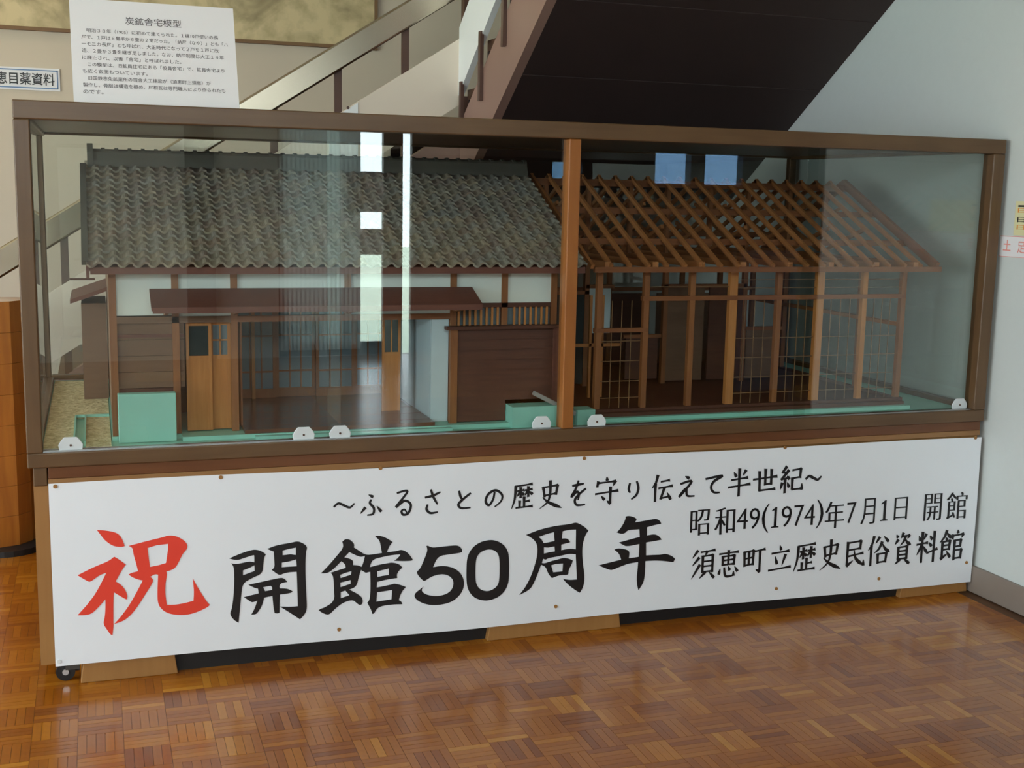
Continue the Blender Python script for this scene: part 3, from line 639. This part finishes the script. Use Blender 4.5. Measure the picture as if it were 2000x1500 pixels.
ST = {
 '歴': 'h18,14 92,8;p20,14 16,60 2,98;h28,32 56,29;v42,20 42,56;p41,33 26,52;d44,36 56,46;h62,30 92,27;v76,18 76,54;p75,31 60,50;d78,34 94,46;v58,56 58,92;h60,72 80,70;v38,70 38,92;h22,94 94,91',
 '史': 'v22,24 28,56;h22,24 80,18;v80,18 74,50;h27,52 76,46;p50,2 50,45 40,75 6,98;n20,58 48,78 98,98',
 '守': 'd50,2 52,14;v16,18 12,34;h16,22 86,18;p86,18 76,34;h6,58 96,50;v66,38 66,92;p66,92 52,82;d30,66 42,78',
 '伝': 'p30,2 22,28 4,50;v20,34 20,98;h46,26 84,22;h36,50 98,44;v62,50 46,90;h46,88 86,82;d76,68 92,94',
 '半': 'd26,12 36,28;p78,8 66,26;h16,40 86,34;h4,66 98,58;v50,2 50,98',
 '世': 'h4,44 98,36;v28,14 30,90;v52,6 52,68;v76,8 76,66;h52,66 76,64;h30,90 92,86',
 '紀': 'v26,2 10,22;h10,22 30,24;v36,16 6,48;h6,48 38,42;d30,36 40,48;v22,46 22,98;p10,62 2,86;d32,60 40,78;h54,16 90,12;v90,12 88,42;h56,46 90,42;v54,46 54,86;h54,88 96,86;p97,88 97,66',
 '須': 'p26,4 4,28;p32,28 4,54;p36,52 2,98;h40,10 98,6;p66,8 58,22;v48,24 48,78;h48,24 90,22;v90,22 90,78;h48,42 90,40;h48,58 90,57;h48,76 90,75;p60,78 36,98;d76,78 98,98',
 '恵': 'h8,12 94,8;v24,22 24,52;h24,22 78,20;v78,20 76,50;h24,36 77,34;h24,52 77,50;v50,2 50,52;d14,64 8,84;s32,62 40,92 74,92;p76,92 76,76;d50,58 58,72;d80,60 94,78',
 '町': 'v6,18 8,68;h6,18 48,14;v48,14 46,64;h8,42 47,38;v27,16 27,64;h8,66 47,62;h52,18 100,12;v78,16 78,92;p78,92 60,82',
 '立': 'd48,2 54,18;h14,30 88,24;d30,42 38,70;p74,38 60,78;h2,92 98,84',
 '民': 'h20,12 80,8;v80,8 78,34;h22,38 80,34;v20,10 20,92;p20,94 48,76;h26,60 92,52;n50,38 60,70 96,96;p97,96 96,76',
 '俗': 'p28,2 20,28 4,48;v18,32 18,98;p52,6 36,26;d72,4 92,22;p64,22 52,44 32,58;n64,26 80,46 100,58;v48,62 50,92;h48,62 86,60;v86,60 83,90;h50,90 84,88',
 '資': 'd14,6 22,14;p24,22 8,36;p50,2 40,18;h44,12 84,10;p84,10 74,20;p62,14 54,28 36,40;n62,20 74,32 94,40;v28,46 28,82;h28,46 74,44;v74,44 74,82;h28,58 74,57;h28,70 74,69;h28,82 74,81;p38,84 14,98;d62,84 90,98',
 '料': 'd10,12 18,28;p44,8 34,26;h2,40 52,36;v27,2 27,98;p26,42 4,74;d30,44 50,66;d62,14 74,26;d60,36 72,48;h52,70 100,58;v84,2 84,98',
 '館': 'p26,2 18,22 0,40;n28,8 36,18 50,26;d24,24 30,32;h12,38 42,35;v42,35 40,62;h14,50 41,48;h14,63 41,61;v12,38 12,88;p8,92 36,76;d30,68 46,88;d72,2 74,12;v54,18 52,30;h54,20 96,16;p96,16 90,28;v62,36 62,98;h62,36 88,34;v88,34 86,54;h62,56 87,54;h62,68 92,66;v92,66 90,92;h62,94 91,92',
 'ふ': 'd40,4 60,14;s52,26 46,40 64,62 60,86 34,90;p24,58 2,82;d78,54 98,78',
 'る': 's20,10 76,6 14,64 60,42 94,58 82,90 54,96 44,82 60,76 74,90',
 'さ': 's6,32 50,26 92,14;s38,2 54,34 76,62;s20,62 14,80 36,96 78,94',
 'と': 's18,6 28,36 40,50;s90,20 44,48 14,74 34,94 90,94',
 'の': 's54,20 46,58 24,88 6,66 20,28 60,10 94,36 90,70 56,98',
 'を': 's16,20 80,14;s50,2 34,34 12,62 42,44 54,56 50,76;s92,34 56,54 32,76 44,96 90,96',
 'り': 's18,12 10,44 22,62;s74,4 88,40 74,76 34,98',
 'え': 'd38,2 62,12;s12,36 78,28 4,96 44,60 54,92 98,96',
 'て': 's2,22 96,10 50,36 34,66 50,92 84,96',
 '〜': 's0,62 22,14 50,50 78,86 100,30'}
PW = {'h': (7, 5.5, 6, 10.5), 'v': (11, 9, 8.5, 9), 'p': (11, 9, 6, 1.2), 'n': (3, 8, 13, 2), 'd': (2.5, 7, 11, 9), 's': (7, 9, 8, 5)}
def spline(p, n=7):
    if len(p) < 3: return [tuple(np.array(p[0])*(1-t)+np.array(p[1])*t) for t in np.linspace(0, 1, 5)]
    q = [np.array(a, float) for a in [p[0]]+p+[p[-1]]]; out = []
    for i in range(1, len(q)-2):
        for t in np.linspace(0, 1, n, endpoint=False):
            a, b, c, d = q[i-1:i+3]
            out.append(tuple(.5*((2*b)+(c-a)*t+(2*a-5*b+4*c-d)*t*t+(3*b-a-3*c+d)*t**3)))
    return out+[tuple(q[-1])]
def brush(ch, px, py, wpx, hpx, bold=1.):
    c = at(px, py, y=BY); w_ = at(px+wpx/2, py, y=BY).x-at(px-wpx/2, py, y=BY).x
    h_ = at(px, py-hpx/2, y=BY).z-at(px, py+hpx/2, y=BY).z
    k = 44*bold/2*(w_/wpx)/100
    P_, F_ = [], []
    for s_ in ST[ch].split(';'):
        ty = s_[0]; pts = [tuple(map(float, a.split(','))) for a in s_[1:].split()]
        pts = [(c.x+(x/100-.5)*w_, c.z-(y/100-.5)*h_) for x, y in pts]
        sp_ = spline(pts); n_ = len(sp_); L_, R_ = [], []
        for i, p in enumerate(sp_):
            a, b = np.array(sp_[max(0, i-1)]), np.array(sp_[min(n_-1, i+1)]); t = (b-a)/(np.linalg.norm(b-a)+1e-9)
            wd = np.interp(i/(n_-1), (0, .35, .75, 1), PW[ty])*k; nn = np.array((-t[1], t[0]))*wd
            e = t*wd*.35*(-1 if i == 0 else 1 if i == n_-1 else 0)
            L_.append(tuple(np.array(p)+nn+e)); R_.append(tuple(np.array(p)-nn+e*(1.6 if ty in 'hv' else 1)))
        o_ = len(P_); P_ += L_+R_
        F_ += [(o_+i, o_+i+1, o_+n_+i+1, o_+n_+i) for i in range(n_-1)]
    on_banner('character', P_, F_, M['ink'])
L1 = [('〜',672,987,40,13),('ふ',724,987,42,46),('る',786,982,36,50),('さ',845,979,34,48),('と',906,975,31,38),('の',964,972,36,36),('歴',1020,968,44,52),('史',1074,966,48,56),('を',1129,963,34,50),('守',1184,959,48,58),('り',1237,957,24,36),('伝',1292,953,42,52),('え',1341,950,32,42),('て',1394,945,34,38),('半',1443,942,44,54),('世',1493,938,48,48),('紀',1545,936,44,52),('〜',1588,933,30,11)]
for ch, x, y, a, b in L1: brush(ch, x, y, a, b, 1.28)
L2 = [('昭',1366,1020,38,50),('和',1415,1017,40,52),('4',1449,1013,22,40),('9',1473,1012,20,40),('(',1494,1012,14,56),('1',1513,1010,15,40),('9',1535,1008,20,40),('7',1559,1006,19,40),('4',1580,1005,21,40),(')',1600,1003,14,56),('年',1629,1005,38,52),('7',1662,1001,18,40),('月',1695,998,28,50),('1',1727,997,15,40),('日',1759,993,26,44),('開',1821,990,34,52),('館',1867,987,40,52)]
for ch, x, y, a, b in L2: small(ch, x, y, a, b, -.012, .06)
L3 = [('須',1372,1101,46,58),('恵',1421,1101,42,54),('町',1471,1094,42,54),('立',1522,1090,44,52),('歴',1571,1087,44,58),('史',1621,1083,44,60),('民',1667,1080,42,54),('俗',1715,1075,44,58),('資',1762,1071,36,62),('料',1809,1068,40,60),('館',1857,1064,46,60)]
for ch, x, y, a, b in L3: brush(ch, x, y, a, b, 1.2)

# ------------------------------------------------------------------ model house in the case
Z0 = .60
hs = thing('model_house', 'wooden model of a row house, tiled on one half and bare framing on the other', 'model house', (1.43, .62, Z0))
def P(name, mb, mat, parent=hs, **k): return obj(name, mb, M[mat], parent, **k)
YE, ZE, YR, ZR = .096, 1.056, .627, 1.315      # eave and ridge of the roof plane
SLP = (ZR-ZE)/(YR-YE); RA = math.atan(SLP)
def zr(y): return ZE+SLP*((y if y <= YR else 2*YR-y)-YE)
# plinth and floors
P('plinth', MB().box(.2, .375, .14, 1.15, Z0, .611).box(.375, 2.63, .10, 1.15, Z0, .611), 'aqua')
P('plinth_step', B(1.274, 1.43, .075, .14, Z0, .66), 'aqua')
P('plinth_stub', B(1.47, 1.525, .07, .13, Z0, .645), 'aqua')
P('plinth_edge', B(.56, 1.10, .08, .10, Z0, .608), 'aqua')
for i in range(10):
    y = .105+i*.05
    P('floor_board', B(.535, 1.056, y, y+.0485, .612, .622+.0004*(i % 2)), 'm_floor')
P('sub_floor', B(.21, 1.42, .62, 1.12, .612, .622), 'm_dark')
P('sub_floor', B(1.45, 2.62, .12, 1.12, .611, .622), 'm_dark')
# left half: posts, plates, plaster panels
def post(x, z0, z1, y=.15, w=.018, mat='m_post'): return P('post', B(x-w/2, x+w/2, y, y+w, z0, z1), mat)
for x, a in ((.211, .605), (.366, .612), (.516, .612), (.82, .918), (1.119, .612), (1.27, .88), (1.42, .605)): post(x, a, 1.037)
P('wall_plate', B(.195, 1.44, .146, .172, 1.037, 1.054), 'm_red')
P('wall_plate', B(.195, 1.44, 1.08, 1.106, 1.037, 1.054), 'm_red')
for a in ((.220, .357, .925, 1.037), (.375, .507, .922, 1.037), (.525, .811, .985, 1.037), (.829, 1.110, .921, 1.037), (1.128, 1.261, .949, 1.037), (1.279, 1.411, .949, 1.037)):
    P('plaster_panel', B(a[0], a[1], .156, .164, a[2], a[3]), 'plaster')
P('lintel', B(.22, .507, .150, .168, .905, .922), 'm_wall'); P('lintel', B(.525, 1.11, .150, .168, .905, .921), 'm_beam'); P('lintel', B(1.128, 1.411, .150, .168, .936, .949), 'm_dark')
for i in range(4):
    z = .735+i*.0425; P('wall_board', B(.220, .387, .158, .164, z, z+.0415), 'm_wall')
P('wall_rail', B(.220, .387, .154, .158, .868, .876), 'm_red')
P('wall_board', B(.22, .357, .16, .166, .612, .733), 'm_dark')
# end wall and rear walls
for i in range(8):
    z = .62+i*.052; P('end_board', B(.203, .209, .168, 1.08, z, z+.051), 'm_wall')
P('rear_wall', B(.21, 1.42, 1.088, 1.094, .612, 1.037), 'plaster')
P('partition', B(1.424, 1.430, .17, 1.085, .612, 1.037), 'm_wall')
P('inner_wall', B(.22, .53, .40, .406, .622, 1.0), 'm_wall')
P('ceiling_board', B(.21, 1.42, .175, 1.08, 1.0, 1.006), 'm_dark')
# entrance doors
dr = P('door', MB().box(.392, .4, .168, .176, .614, .905).box(.450, .458, .168, .176, .614, .905).box(.4, .45, .168, .176, .895, .905).box(.4, .45, .168, .176, .805, .815), 'm_light')
P('door_panel', B(.4, .45, .170, .174, .614, .805), 'm_light', dr); P('pane', B(.4, .45, .171, .173, .815, .895), 'm_glass_dark', dr)
dr = P('door', MB().box(.456, .462, .178, .186, .614, .905).box(.500, .508, .178, .186, .614, .905).box(.462, .5, .178, .186, .895, .905).box(.462, .5, .178, .186, .805, .815).box(.479, .483, .178, .185, .815, .895).box(.462, .5, .178, .185, .853, .857), 'm_light')
P('door_panel', B(.462, .5, .180, .184, .614, .805), 'm_light', dr); P('pane', B(.462, .5, .181, .183, .815, .895), 'm_glass', dr)
P('door_side', B(.532, .537, .17, .40, .622, .905), 'm_post')
# glazed screens at the back of the veranda
for i in range(4):
    a = .565+i*.122; y = .60+.012*(i % 2)
    fr = P('sliding_screen', MB().box(a, a+.010, y, y+.008, .622, .935).box(a+.112, a+.122, y, y+.008, .622, .935).box(a+.01, a+.112, y, y+.008, .925, .935).box(a+.01, a+.112, y, y+.008, .622, .65)
           .box(a+.01, a+.112, y, y+.006, .70, .705).box(a+.01, a+.112, y, y+.006, .81, .815).box(a+.01, a+.112, y, y+.006, .87, .875).box(a+.042, a+.046, y, y+.006, .65, .925).box(a+.076, a+.080, y, y+.006, .65, .925), 'm_post')
    P('pane', B(a+.01, a+.112, y+.003, y+.005, .65, .81), 'm_glass', fr); P('pane', B(a+.01, a+.112, y+.003, y+.005, .815, .925), 'm_glass_dark' if i % 2 else 'm_glass', fr)
P('post', B(.612, .622, .585, .597, .605, .92), 'm_light')
P('lintel', B(.54, 1.056, .58, .62, .935, .95), 'm_beam')
# second door and entrance side wall
dr = P('door', MB().box(.950, .957, .30, .308, .622, .905).box(.997, 1.004, .30, .308, .622, .905).box(.957, .997, .30, .308, .895, .905).box(.957, .997, .30, .308, .785, .795).box(.975, .979, .30, .307, .795, .895), 'm_light')
P('door_panel', B(.957, .997, .302, .306, .622, .785), 'm_light', dr); P('pane', B(.957, .997, .303, .305, .795, .895), 'm_glass_dark', dr)
P('entrance_wall', B(1.058, 1.064, .172, .60, .612, .905), 'plaster_blue')
P('entrance_wall', B(1.058, 1.108, .160, .166, .612, .905), 'plaster_blue')
# boarded bay with slatted window
for i in range(9):
    z = .614+i*.0292
    x1b = 1.272 if z < .655 else 1.415
    P('siding_board', MB().prism([(.132, z), (.140, z), (.140, z+.029), (.136, z+.029)], 'x', 1.128, x1b), 'm_dark')
P('cap_rail', B(1.092, 1.432, .118, .148, .877, .886), 'm_dark')
P('post', B(1.106, 1.126, .128, .146, .605, .877), 'm_post')
P('corner_board', B(1.413, 1.428, .126, .146, .612, .877), 'm_red')
for i in range(17):
    x = 1.134+i*.0165
    if 1.258 < x < 1.284: continue
    P('slat', B(x-.0028, x+.0028, .148, .154, .886, .937), 'm_light')
P('pane', B(1.128, 1.411, .162, .164, .886, .937), 'm_glass')
P('drain_chute', MB().beam((1.345, .10, .695), (1.47, .09, .632), .018, .012), 'm_grey')
# canopy over the entrance and veranda
cz0, cz1 = .995, .955
cn = P('canopy', MB().add([(.302, .15, cz0), (1.172, .15, cz0), (1.172, .045, cz1), (.302, .045, cz1), (.302, .15, cz0-.008), (1.172, .15, cz0-.008), (1.172, .045, cz1-.008), (.302, .045, cz1-.008)],
     [(0, 1, 2, 3), (7, 6, 5, 4), (0, 4, 5, 1), (1, 5, 6, 2), (2, 6, 7, 3), (3, 7, 4, 0)]), 'm_red')
P('fascia', B(.305, 1.169, .040, .046, cz1-.014, cz1+.001), 'm_red', cn)
for x in (.34, .516, .82, 1.119): P('bracket', MB().beam((x, .148, .93), (x, .06, cz1-.012), .008, .010), 'm_post', cn)
# lean-to at the left end
ln = P('lean_to', B(.128, .2, .78, 1.05, .6065, .90), 'm_wall')
P('lean_to_roof', MB().prism([(.098, .905), (.098, .917), (.205, .955), (.205, .943)], 'y', .72, 1.08), 'm_red', ln)
P('gutter_pole', MB().beam((.1, .70, .98), (.17, .70, .98), .006, .006), 'm_dark')
# roof deck and rear slope
XA, XB = .152, 1.49
for s in (0, 1):
    ys = (YE, YR) if not s else (2*YR-YE, YR)
    P('roof_deck', MB().prism([(ys[0], ZE-.012), (ys[1], ZR-.012), (ys[1], ZR-.002), (ys[0], ZE-.002)], 'x', XA+.006, XB), 'm_dark')
P('eave_board', B(XA+.008, XB, YE-.004, YE+.006, ZE-.02, ZE-.002), 'm_red')
P('verge_board', MB().prism([(YE, ZE-.03), (YR, ZR-.03), (YR, ZR), (YE, ZE)], 'x', XA-.002, XA+.006), 'm_red')
# tiles
NC, NR_ = 36, 16
pit = (XB-XA)/NC; ex = (math.hypot(YR-YE, ZR-ZE)-.012)/NR_
def tile_geo(mb, flip=False):
    segs = 8; ln_ = ex*1.28
    vs = []
    for jj, (t, h) in enumerate(((0, .0085), (1, .0))):
        for i in range(segs+1):
            q = i/segs; w_ = .0034*math.cos(2*math.pi*(q-.78))+ (.0016 if q > .6 else 0)
            yl = t*ln_ - (.003*math.cos(2*math.pi*(q-.3)) if t == 0 else 0)
            vs.append((q*pit*1.06-.03*pit, yl, w_+h+.004))
    for i in range(segs+1):
        x, y, z = vs[i]; vs.append((x, y, z-.0065))
    k = segs+1
    fs = [(i, i+1, k+i+1, k+i) for i in range(segs)] + [(2*k+i, 2*k+i+1, i+1, i) for i in range(segs)]
    c, s = math.cos(RA), math.sin(RA)
    def rot(v): x, y, z = v; return (x, y*c-z*s, y*s+z*c)
    mb.add([rot(v) for v in vs], fs)
tms = []
for t in range(10):
    mb = MB(); mb.tint = (t+.5)/10; tile_geo(mb)
    me = D.meshes.new('roof_tile'); me.from_pydata(mb.v, [], mb.f); me.update()
    a_ = me.attributes.new('tint', 'FLOAT', 'FACE'); a_.data.foreach_set('value', mb.t)
    for p in me.polygons: p.use_smooth = False
    me.materials.append(M['tile']); tms.append(me)
def tile_pos(r, c):
    d = -.012+r*ex
    return (XA+c*pit, YE+d*math.cos(RA), ZE+d*math.sin(RA))
rr = [(r, c) for r in range(NR_) for c in range(NC)]
stuff = MB()
H0 = world_of(hs)
for idx, (r, c) in enumerate(rr):
    p = tile_pos(r, c); jit = (random.uniform(-.0006, .0006), random.uniform(-.0012, .0012), random.uniform(0, .001))
    p = tuple(a+b for a, b in zip(p, jit))
    if idx < 300:
        o = D.objects.new('roof_tile', random.choice(tms)); COL.objects.link(o); o.parent = hs
        o.location = Vector(p)-H0
    else:
        mb = MB(); mb.tint = random.random(); tile_geo(mb); stuff.tint = mb.tint
        stuff.add([(x+p[0], y+p[1], z+p[2]) for x, y, z in mb.v], mb.f)
me = D.meshes.new('upper_tiles'); me.from_pydata([tuple(Vector(v)-H0) for v in stuff.v], [], stuff.f); me.update()
a_ = me.attributes.new('tint', 'FLOAT', 'FACE'); a_.data.foreach_set('value', stuff.t)
obj('upper_tiles', me, M['tile'], hs, kind='stuff')
rear = MB()
for i in range(18):
    rear.tint = random.random(); x = XA+i*(XB-XA)/18
    rear.prism([(2*YR-YE, ZE), (YR, ZR), (YR, ZR+.01), (2*YR-YE, ZE+.01)], 'x', x, x+(XB-XA)/18-.004)
obj('rear_tiles', rear, M['tile'], hs, tint=True, kind='stuff')
# ridge
P('ridge_course', B(XA+.015, XB, YR-.030, YR+.030, ZR-.006, ZR+.012), 'ridge')
P('ridge_course', B(XA+.018, XB, YR-.024, YR+.024, ZR+.012, ZR+.024), 'ridge')
P('ridge_course', B(XA+.018, XB, YR-.020, YR+.020, ZR+.024, ZR+.034), 'ridge')
nc = 36; cw = (XB-XA-.02)/nc
for i in range(nc):
    x = XA+.02+i*cw
    arc = [(YR+.017*math.cos(a), ZR+.034+.010*math.sin(a)) for a in [math.pi*k/6 for k in range(7)]]
    P('ridge_cap', MB().prism(arc, 'x', x, x+cw*.72), 'ridge')
    arc = [(YR+.019*math.cos(a), ZR+.034+.0135*math.sin(a)) for a in [math.pi*k/6 for k in range(7)]]
    P('ridge_cap', MB().prism(arc, 'x', x+cw*.72, x+cw), 'ridge')
P('ridge_end', MB().prism([(YR-.034, ZR-.01), (YR+.034, ZR-.01), (YR+.028, ZR+.034), (YR+.012, ZR+.058), (YR-.012, ZR+.058), (YR-.028, ZR+.034)], 'x', XA+.008, XA+.024), 'ridge')
for k in range(13):
    d = k*.042; y = YE+d*math.cos(RA); z = ZE+d*math.sin(RA)
    P('verge_tile', MB().beam((XA-.004, y, z+.008), (XA-.004, y+.048*math.cos(RA), z+.014+.048*math.sin(RA)), .016, .012), 'ridge')

# right half: bare framing
XG = 2.70
PX = [1.563, 1.713, 1.864, 2.002, 2.161, 2.306, 2.469, 2.614]
for i, x in enumerate(PX):
    wd = .026 if i in (3, 5) else .017
    P('post', B(x-wd/2, x+wd/2, .150, .167, .622, 1.034), 'm_light' if i in (3, 5, 6) else 'm_post')
    P('post', B(x-.008, x+.008, 1.09, 1.107, .622, 1.034), 'm_post')
    if i % 2 == 1 or i == 0: P('post', B(x-.008, x+.008, .612, .63, .622, 1.05), 'm_post')
    P('tie_beam', B(x-.009, x+.009, .10, 1.15, 1.05, 1.068), 'm_raft')
    # truss
    P('king_post', B(x-.007, x+.007, YR-.008, YR+.008, 1.068, ZR-.03), 'm_post')
    for s in (-1, 1):
        P('strut', MB().beam((x, YR+s*.02, 1.08), (x, YR+s*.25, zr(YR-.25)-.03), .010, .012), 'm_raft')
        P('strut', MB().beam((x, YR+s*.012, 1.20), (x, YR+s*.11, zr(YR-.11)-.03), .008, .010), 'm_raft')
P('wall_plate', B(1.55, 2.63, .146, .170, 1.034, 1.050), 'm_beam'); P('wall_plate', B(1.55, 2.63, 1.086, 1.110, 1.034, 1.050), 'm_beam')
P('fascia', B(1.52, XG+.006, YE-.004, YE+.010, ZE-.018, ZE-.002), 'm_beam'); P('fascia', B(1.5, XG+.006, 2*YR-YE-.01, 2*YR-YE+.004, ZE-.018, ZE-.002), 'm_beam')
P('lintel', B(1.70, 2.62, .148, .166, .950, .964), 'm_beam'); P('lintel', B(1.55, 2.62, 1.09, 1.106, .90, .914), 'm_beam')
P('lintel', B(1.55, 1.72, .148, .166, .858, .870), 'm_beam')
P('sill', B(1.55, 2.63, .142, .172, .611, .630), 'm_dark'); P('sill', B(1.55, 2.63, 1.086, 1.112, .611, .630), 'm_dark'); P('sill', B(2.605, 2.623, .17, 1.09, .611, .63), 'm_dark')
P('end_plate', B(2.605, 2.623, .17, 1.09, 1.034, 1.05), 'm_raft'); P('end_rail', B(2.605, 2.623, .17, 1.09, .86, .872), 'm_raft')
for y in (.38, .62, .86): P('post', B(2.606, 2.622, y-.008, y+.008, .63, 1.034), 'm_post')
P('ridge_beam', B(1.49, XG, YR-.010, YR+.010, ZR-.030, ZR-.008), 'm_beam')
for y in (.45, .27): 
    P('purlin', B(1.49, XG, y-.009, y+.009, zr(y)-.030, zr(y)-.012), 'm_beam'); P('purlin', B(1.49, XG, 2*YR-y-.009, 2*YR-y+.009, zr(y)-.030, zr(y)-.012), 'm_beam')
nr = 21
for i in range(nr):
    x = 1.513+i*(XG-.012-1.513)/(nr-1); last = i == nr-1
    wd, hd, mt = (.014, .026, 'm_beam') if last else (.0095, .013, 'm_raft')
    P('rafter', MB().beam((x, YE-.002, ZE-.002), (x, YR+.006, zr(YR)-.002+.006*SLP), wd, hd), mt)
    P('rafter', MB().beam((x, 2*YR-YE+.002, ZE-.002), (x, YR-.006, zr(YR)-.002+.006*SLP), wd, hd), mt)
# lath grids and inner partitions
for i in range(7):
    a, b = PX[i]+.012, PX[i+1]-.012
    g = MB()
    for z in (.66, .71, .77, .83): g.box(a, b, .158, .1605, z, z+.0022)
    if i > 0:
        for z in (.985, 1.01): g.box(a, b, .158, .1605, z, z+.002)
    for k in range(1, 4): g.box(a+(b-a)*k/4, a+(b-a)*k/4+.0022, .1605, .163, .63, .95)
    if i in (1, 2): g = MB().box(a, b, .158, .160, .99, .992)
    P('lath_grid', g, 'm_lath')
for i, (a, b, z0, z1, mt) in enumerate(((1.60, 1.71, .63, .93, 'm_glass_dark'), (1.72, 1.80, .80, .95, 'plaster_blue'), (1.86, 1.98, .64, .78, 'm_dark'), (2.0, 2.15, .63, .95, 'm_wall'), (2.17, 2.30, .63, .95, 'm_dark'), (2.32, 2.45, .63, .80, 'm_wall'))):
    P('inner_panel', B(a, b, .616, .624, z0, z1), mt)
    P('inner_rail', B(a-.01, b+.01, .612, .628, z1, z1+.012), 'm_beam')
for i, (a, b) in enumerate(((1.60, 1.80), (1.88, 2.15), (2.2, 2.45))):
    P('rear_panel', B(a, b, 1.094, 1.10, .63, .89), 'm_wall' if i != 1 else 'm_dark')
for x in (1.62, 1.66): P('screen_bar', B(x-.004, x+.004, .35, .36, .63, .95), 'm_light')
P('screen_rail', B(1.57, 1.72, .35, .36, .79, .80), 'm_light')
# things beside the model
tk = tag(obj('aqua_box', B(.216, .360, .104, .135, .601, .728), M['aqua'], bevel=.002), 'pale aqua square box standing before the model house corner post', 'box')
sd = thing('sand_tray', 'sand coloured ground tray with a narrow aqua channel beside the model house', 'model ground', (.12, .6, Z0))
obj('ground', MB().box(.034, .105, .06, 1.16, Z0, .606).box(.105, .135, .48, 1.16, Z0, .606).box(.135, .197, .06, 1.16, Z0, .606), M['sand'], sd)
obj('channel_wall', MB().box(.105, .109, .10, .48, Z0, .613).box(.131, .135, .10, .48, Z0, .613).box(.105, .197, .47, .48, .606, .613), M['aqua'], sd)

# ------------------------------------------------------------------ varnished pillar at the left of the case
pl = thing('wooden_pillar', 'tall varnished wooden pillar with scored bands on a black foot by the case', 'pillar', (-.16, 1.33, 0))
oct_ = []
for i in range(10):
    a = 2*math.pi*i/10+.25; r = .125+.012*math.sin(3*a)
    oct_.append((-.17+r*math.cos(a), 1.36+r*math.sin(a)*.8))
obj('foot', MB().tube((-.15, 1.33, 0), (-.15, 1.33, .02), .135, 28), M['black'], pl)
for k in range(8):
    z0 = .02+k*.1055
    obj('band', MB().prism([(x*(1-.0*k), y) for x, y in oct_], 'z', z0, z0+.1050), M['pillar'], pl, .001)
obj('core', MB().prism([(-.17+(x+.17)*.95, 1.36+(y-1.36)*.95) for x, y in oct_], 'z', .02, .86), M['pillar_dark'], pl)

# ------------------------------------------------------------------ added ceiling lamps, out of view, as fill light
lm, n, l, b = nodes('fill_diffuser'); b.inputs['Emission Color'].default_value = (1, .84, .62, 1); b.inputs['Emission Strength'].default_value = 14
for i, (x, y, wh) in enumerate(((-1.6, -2.4, 'along the window wall'), (.6, -2.4, 'before the glass case'), (-1.6, .4, 'beside the wooden pillar'), (-.6, 2.4, 'over the stair foot'))):
    t = thing('fill_lamp', 'added unseen white batten fill lamp on the ceiling '+wh, 'lamp', (x, y, ZC), 'added fill lamps')
    obj('housing', B(x-.62, x+.62, y-.06, y+.06, ZC-.05, ZC-.001), M['paper'], t)
    obj('diffuser', B(x-.6, x+.6, y-.05, y+.05, ZC-.075, ZC-.05), lm, t)
